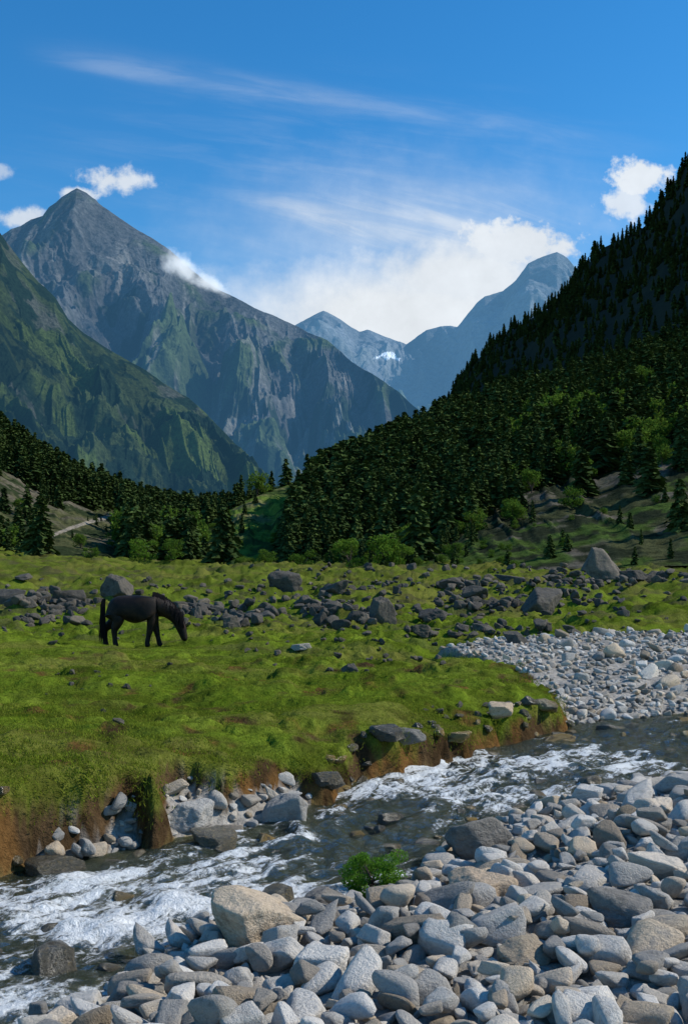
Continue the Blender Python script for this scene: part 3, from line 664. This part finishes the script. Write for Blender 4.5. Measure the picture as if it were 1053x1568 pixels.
# ------------------------------------------------------------ light, sky
EL=math.radians(40);AZ=math.radians(84)
S=Vector((math.cos(EL)*math.sin(AZ),math.cos(EL)*math.cos(AZ),math.sin(EL)))
sl=bpy.data.lights.new('sun','SUN');sl.energy=5.;sl.angle=math.radians(.5);sl.color=(1,.94,.84)
so=link(bpy.data.objects.new('sun',sl));so.rotation_euler=S.to_track_quat('Z','Y').to_euler()
w=bpy.data.worlds.new('World');scn.world=w;w.use_nodes=True;t=NT(w.node_tree)
sk=t.n('ShaderNodeTexSky');sk.sky_type='NISHITA';sk.sun_disc=False;sk.sun_elevation=EL;sk.sun_rotation=AZ;sk.altitude=1500;sk.air_density=1.;sk.dust_density=.3;sk.ozone_density=2.5
hsv=t.n('ShaderNodeHueSaturation');hsv.inputs['Saturation'].default_value=1.25;hsv.inputs['Value'].default_value=1.5;t.link(sk.outputs[0],hsv.inputs['Color'])
tc=t.n('ShaderNodeTexCoord');sp=t.n('ShaderNodeSeparateXYZ');t.link(tc.outputs['Generated'],sp.inputs[0])
X_,Y_,Z_=sp.outputs
yc=t.m('MAXIMUM',Y_,.05);u=t.m('DIVIDE',X_,yc);v=t.m('DIVIDE',Z_,yc);front=t.mr(Y_,.1,.3)
uv=t.comb(u,v,0)
n1=t.noise(uv,12,5,.6);n2=t.noise(uv,42,5,.62)
nz=t.m('ADD',t.m('MULTIPLY',t.m('SUBTRACT',n1,.5),1.6),t.m('MULTIPLY',t.m('SUBTRACT',n2,.5),.7))
nzs=t.m('ADD',t.m('MULTIPLY',t.m('SUBTRACT',n2,.5),3.2),t.m('MULTIPLY',t.m('SUBTRACT',n1,.5),1.))
def blob(px,py,rx,ry,soft=.5,k=1.,amt=1.,nn=None):
    du=t.m('DIVIDE',t.m('SUBTRACT',u,(px-CX)/F),rx/F);dv=t.m('DIVIDE',t.m('SUBTRACT',v,(HY-py)/F),ry/F)
    d=t.m('SQRT',t.m('ADD',t.m('MULTIPLY',du,du),t.m('MULTIPLY',dv,dv)))
    q=t.m('ADD',t.m('SUBTRACT',1,d),t.m('MULTIPLY',nn or nz,k))
    return t.m('MULTIPLY',t.mr(q,0,soft),amt)
bl=[blob(610,490,420,140,.75,.35,1.),blob(790,375,115,48,.5,.55,.95,nzs),blob(700,430,260,110,.75,.55,.97),blob(170,276,70,24,.7,.7,.85,nzs),blob(118,298,36,20,.6,.7,.85,nzs),blob(40,334,62,22,.7,.6,.8,nzs),blob(0,262,28,16,.6,.6,.5,nzs),
    blob(980,272,50,34,.5,.7,.95,nzs),blob(958,312,44,30,.6,.7,.85,nzs),blob(620,360,470,180,1.6,.3,.7)]
cl=bl[0]
for b in bl[1:]: cl=t.m('MAXIMUM',cl,b)
def rotn(ang,sx,sy,scale,off=0):
    c,s_=math.cos(ang),math.sin(ang)
    a=t.m('ADD',t.m('MULTIPLY',u,c),t.m('MULTIPLY',v,s_));b=t.m('SUBTRACT',t.m('MULTIPLY',v,c),t.m('MULTIPLY',u,s_))
    return t.noise(t.comb(t.m('ADD',t.m('MULTIPLY',a,sx),off),t.m('MULTIPLY',b,sy),0),scale,5,.6,.4)
r1=rotn(-.14,1.2,9,7);r2=rotn(-.30,1.,8,6,3.1)
def streak(x0,y0,x1,y1,w,amt):
    m_=-(y1-y0)/(x1-x0);d=t.m('SUBTRACT',v,t.m('ADD',(HY-y0)/F-m_*(x0-CX)/F,t.m('MULTIPLY',u,m_)))
    d=t.m('ADD',d,t.m('MULTIPLY',t.m('SUBTRACT',n1,.5),.012))
    g=t.m('EXPONENT',t.m('MULTIPLY',t.m('MULTIPLY',d,d),-1/(w/F)**2))
    e=t.m('MULTIPLY',t.mr(u,(x0-60-CX)/F,(x0+120-CX)/F),t.mr(u,(x1-200-CX)/F,(x1+60-CX)/F,1,0))
    return t.m('MULTIPLY',t.m('MULTIPLY',g,e),t.m('MULTIPLY',t.mr(r1,.3,.7,.25,1),amt))
fan=t.m('MULTIPLY',t.mr(r2,.40,.72),t.m('MULTIPLY',blob(640,350,360,85,1.,.2,1),.6))
fan2=t.m('MULTIPLY',t.mr(r1,.4,.8),t.m('MULTIPLY',blob(500,270,700,200,1.2,.1,1),.15))
cir=[streak(80,90,1000,225,15,.15),streak(60,80,560,165,24,.07),streak(380,300,700,380,14,.4),fan,fan2]
for b in cir: cl=t.m('SUBTRACT',1,t.m('MULTIPLY',t.m('SUBTRACT',1,cl),t.m('SUBTRACT',1,b)))
cl=t.m('MULTIPLY',cl,front,clamp=True)
shade=t.mr(nz,-.4,.4,.88,1.06,False)
ccol=t.vmul(t.comb(.80,.85,.90),t.m('MULTIPLY',shade,9.2))
tint=t.mix(t.mr(Z_,.10,.50,0,1),(1.0,1.22,1.12),(.54,1.08,1.15))
fin=t.mix(cl,t.mix(1.,hsv.outputs[0],tint,'MULTIPLY'),ccol)
bg=t.n('ShaderNodeBackground');bg.inputs['Strength'].default_value=.11;t.link(fin,bg.inputs[0])
wo=t.n('ShaderNodeOutputWorld');t.link(bg.outputs[0],wo.inputs[0])
# ------------------------------------------------------------ camera
cd=bpy.data.cameras.new('camera');cam=link(bpy.data.objects.new('camera',cd));scn.camera=cam
cam.location=(0,0,0);cam.rotation_euler=(math.radians(90),0,0)
cd.sensor_fit='VERTICAL';cd.sensor_height=24;cd.sensor_width=16;cd.lens=24*F/1568;cd.shift_y=(HY-784)/1568
cd.clip_start=.05;cd.clip_end=40000
scn.view_settings.view_transform='Standard';scn.view_settings.look='None';scn.view_settings.exposure=0
print('stones',len(st),'wet',len(wet))
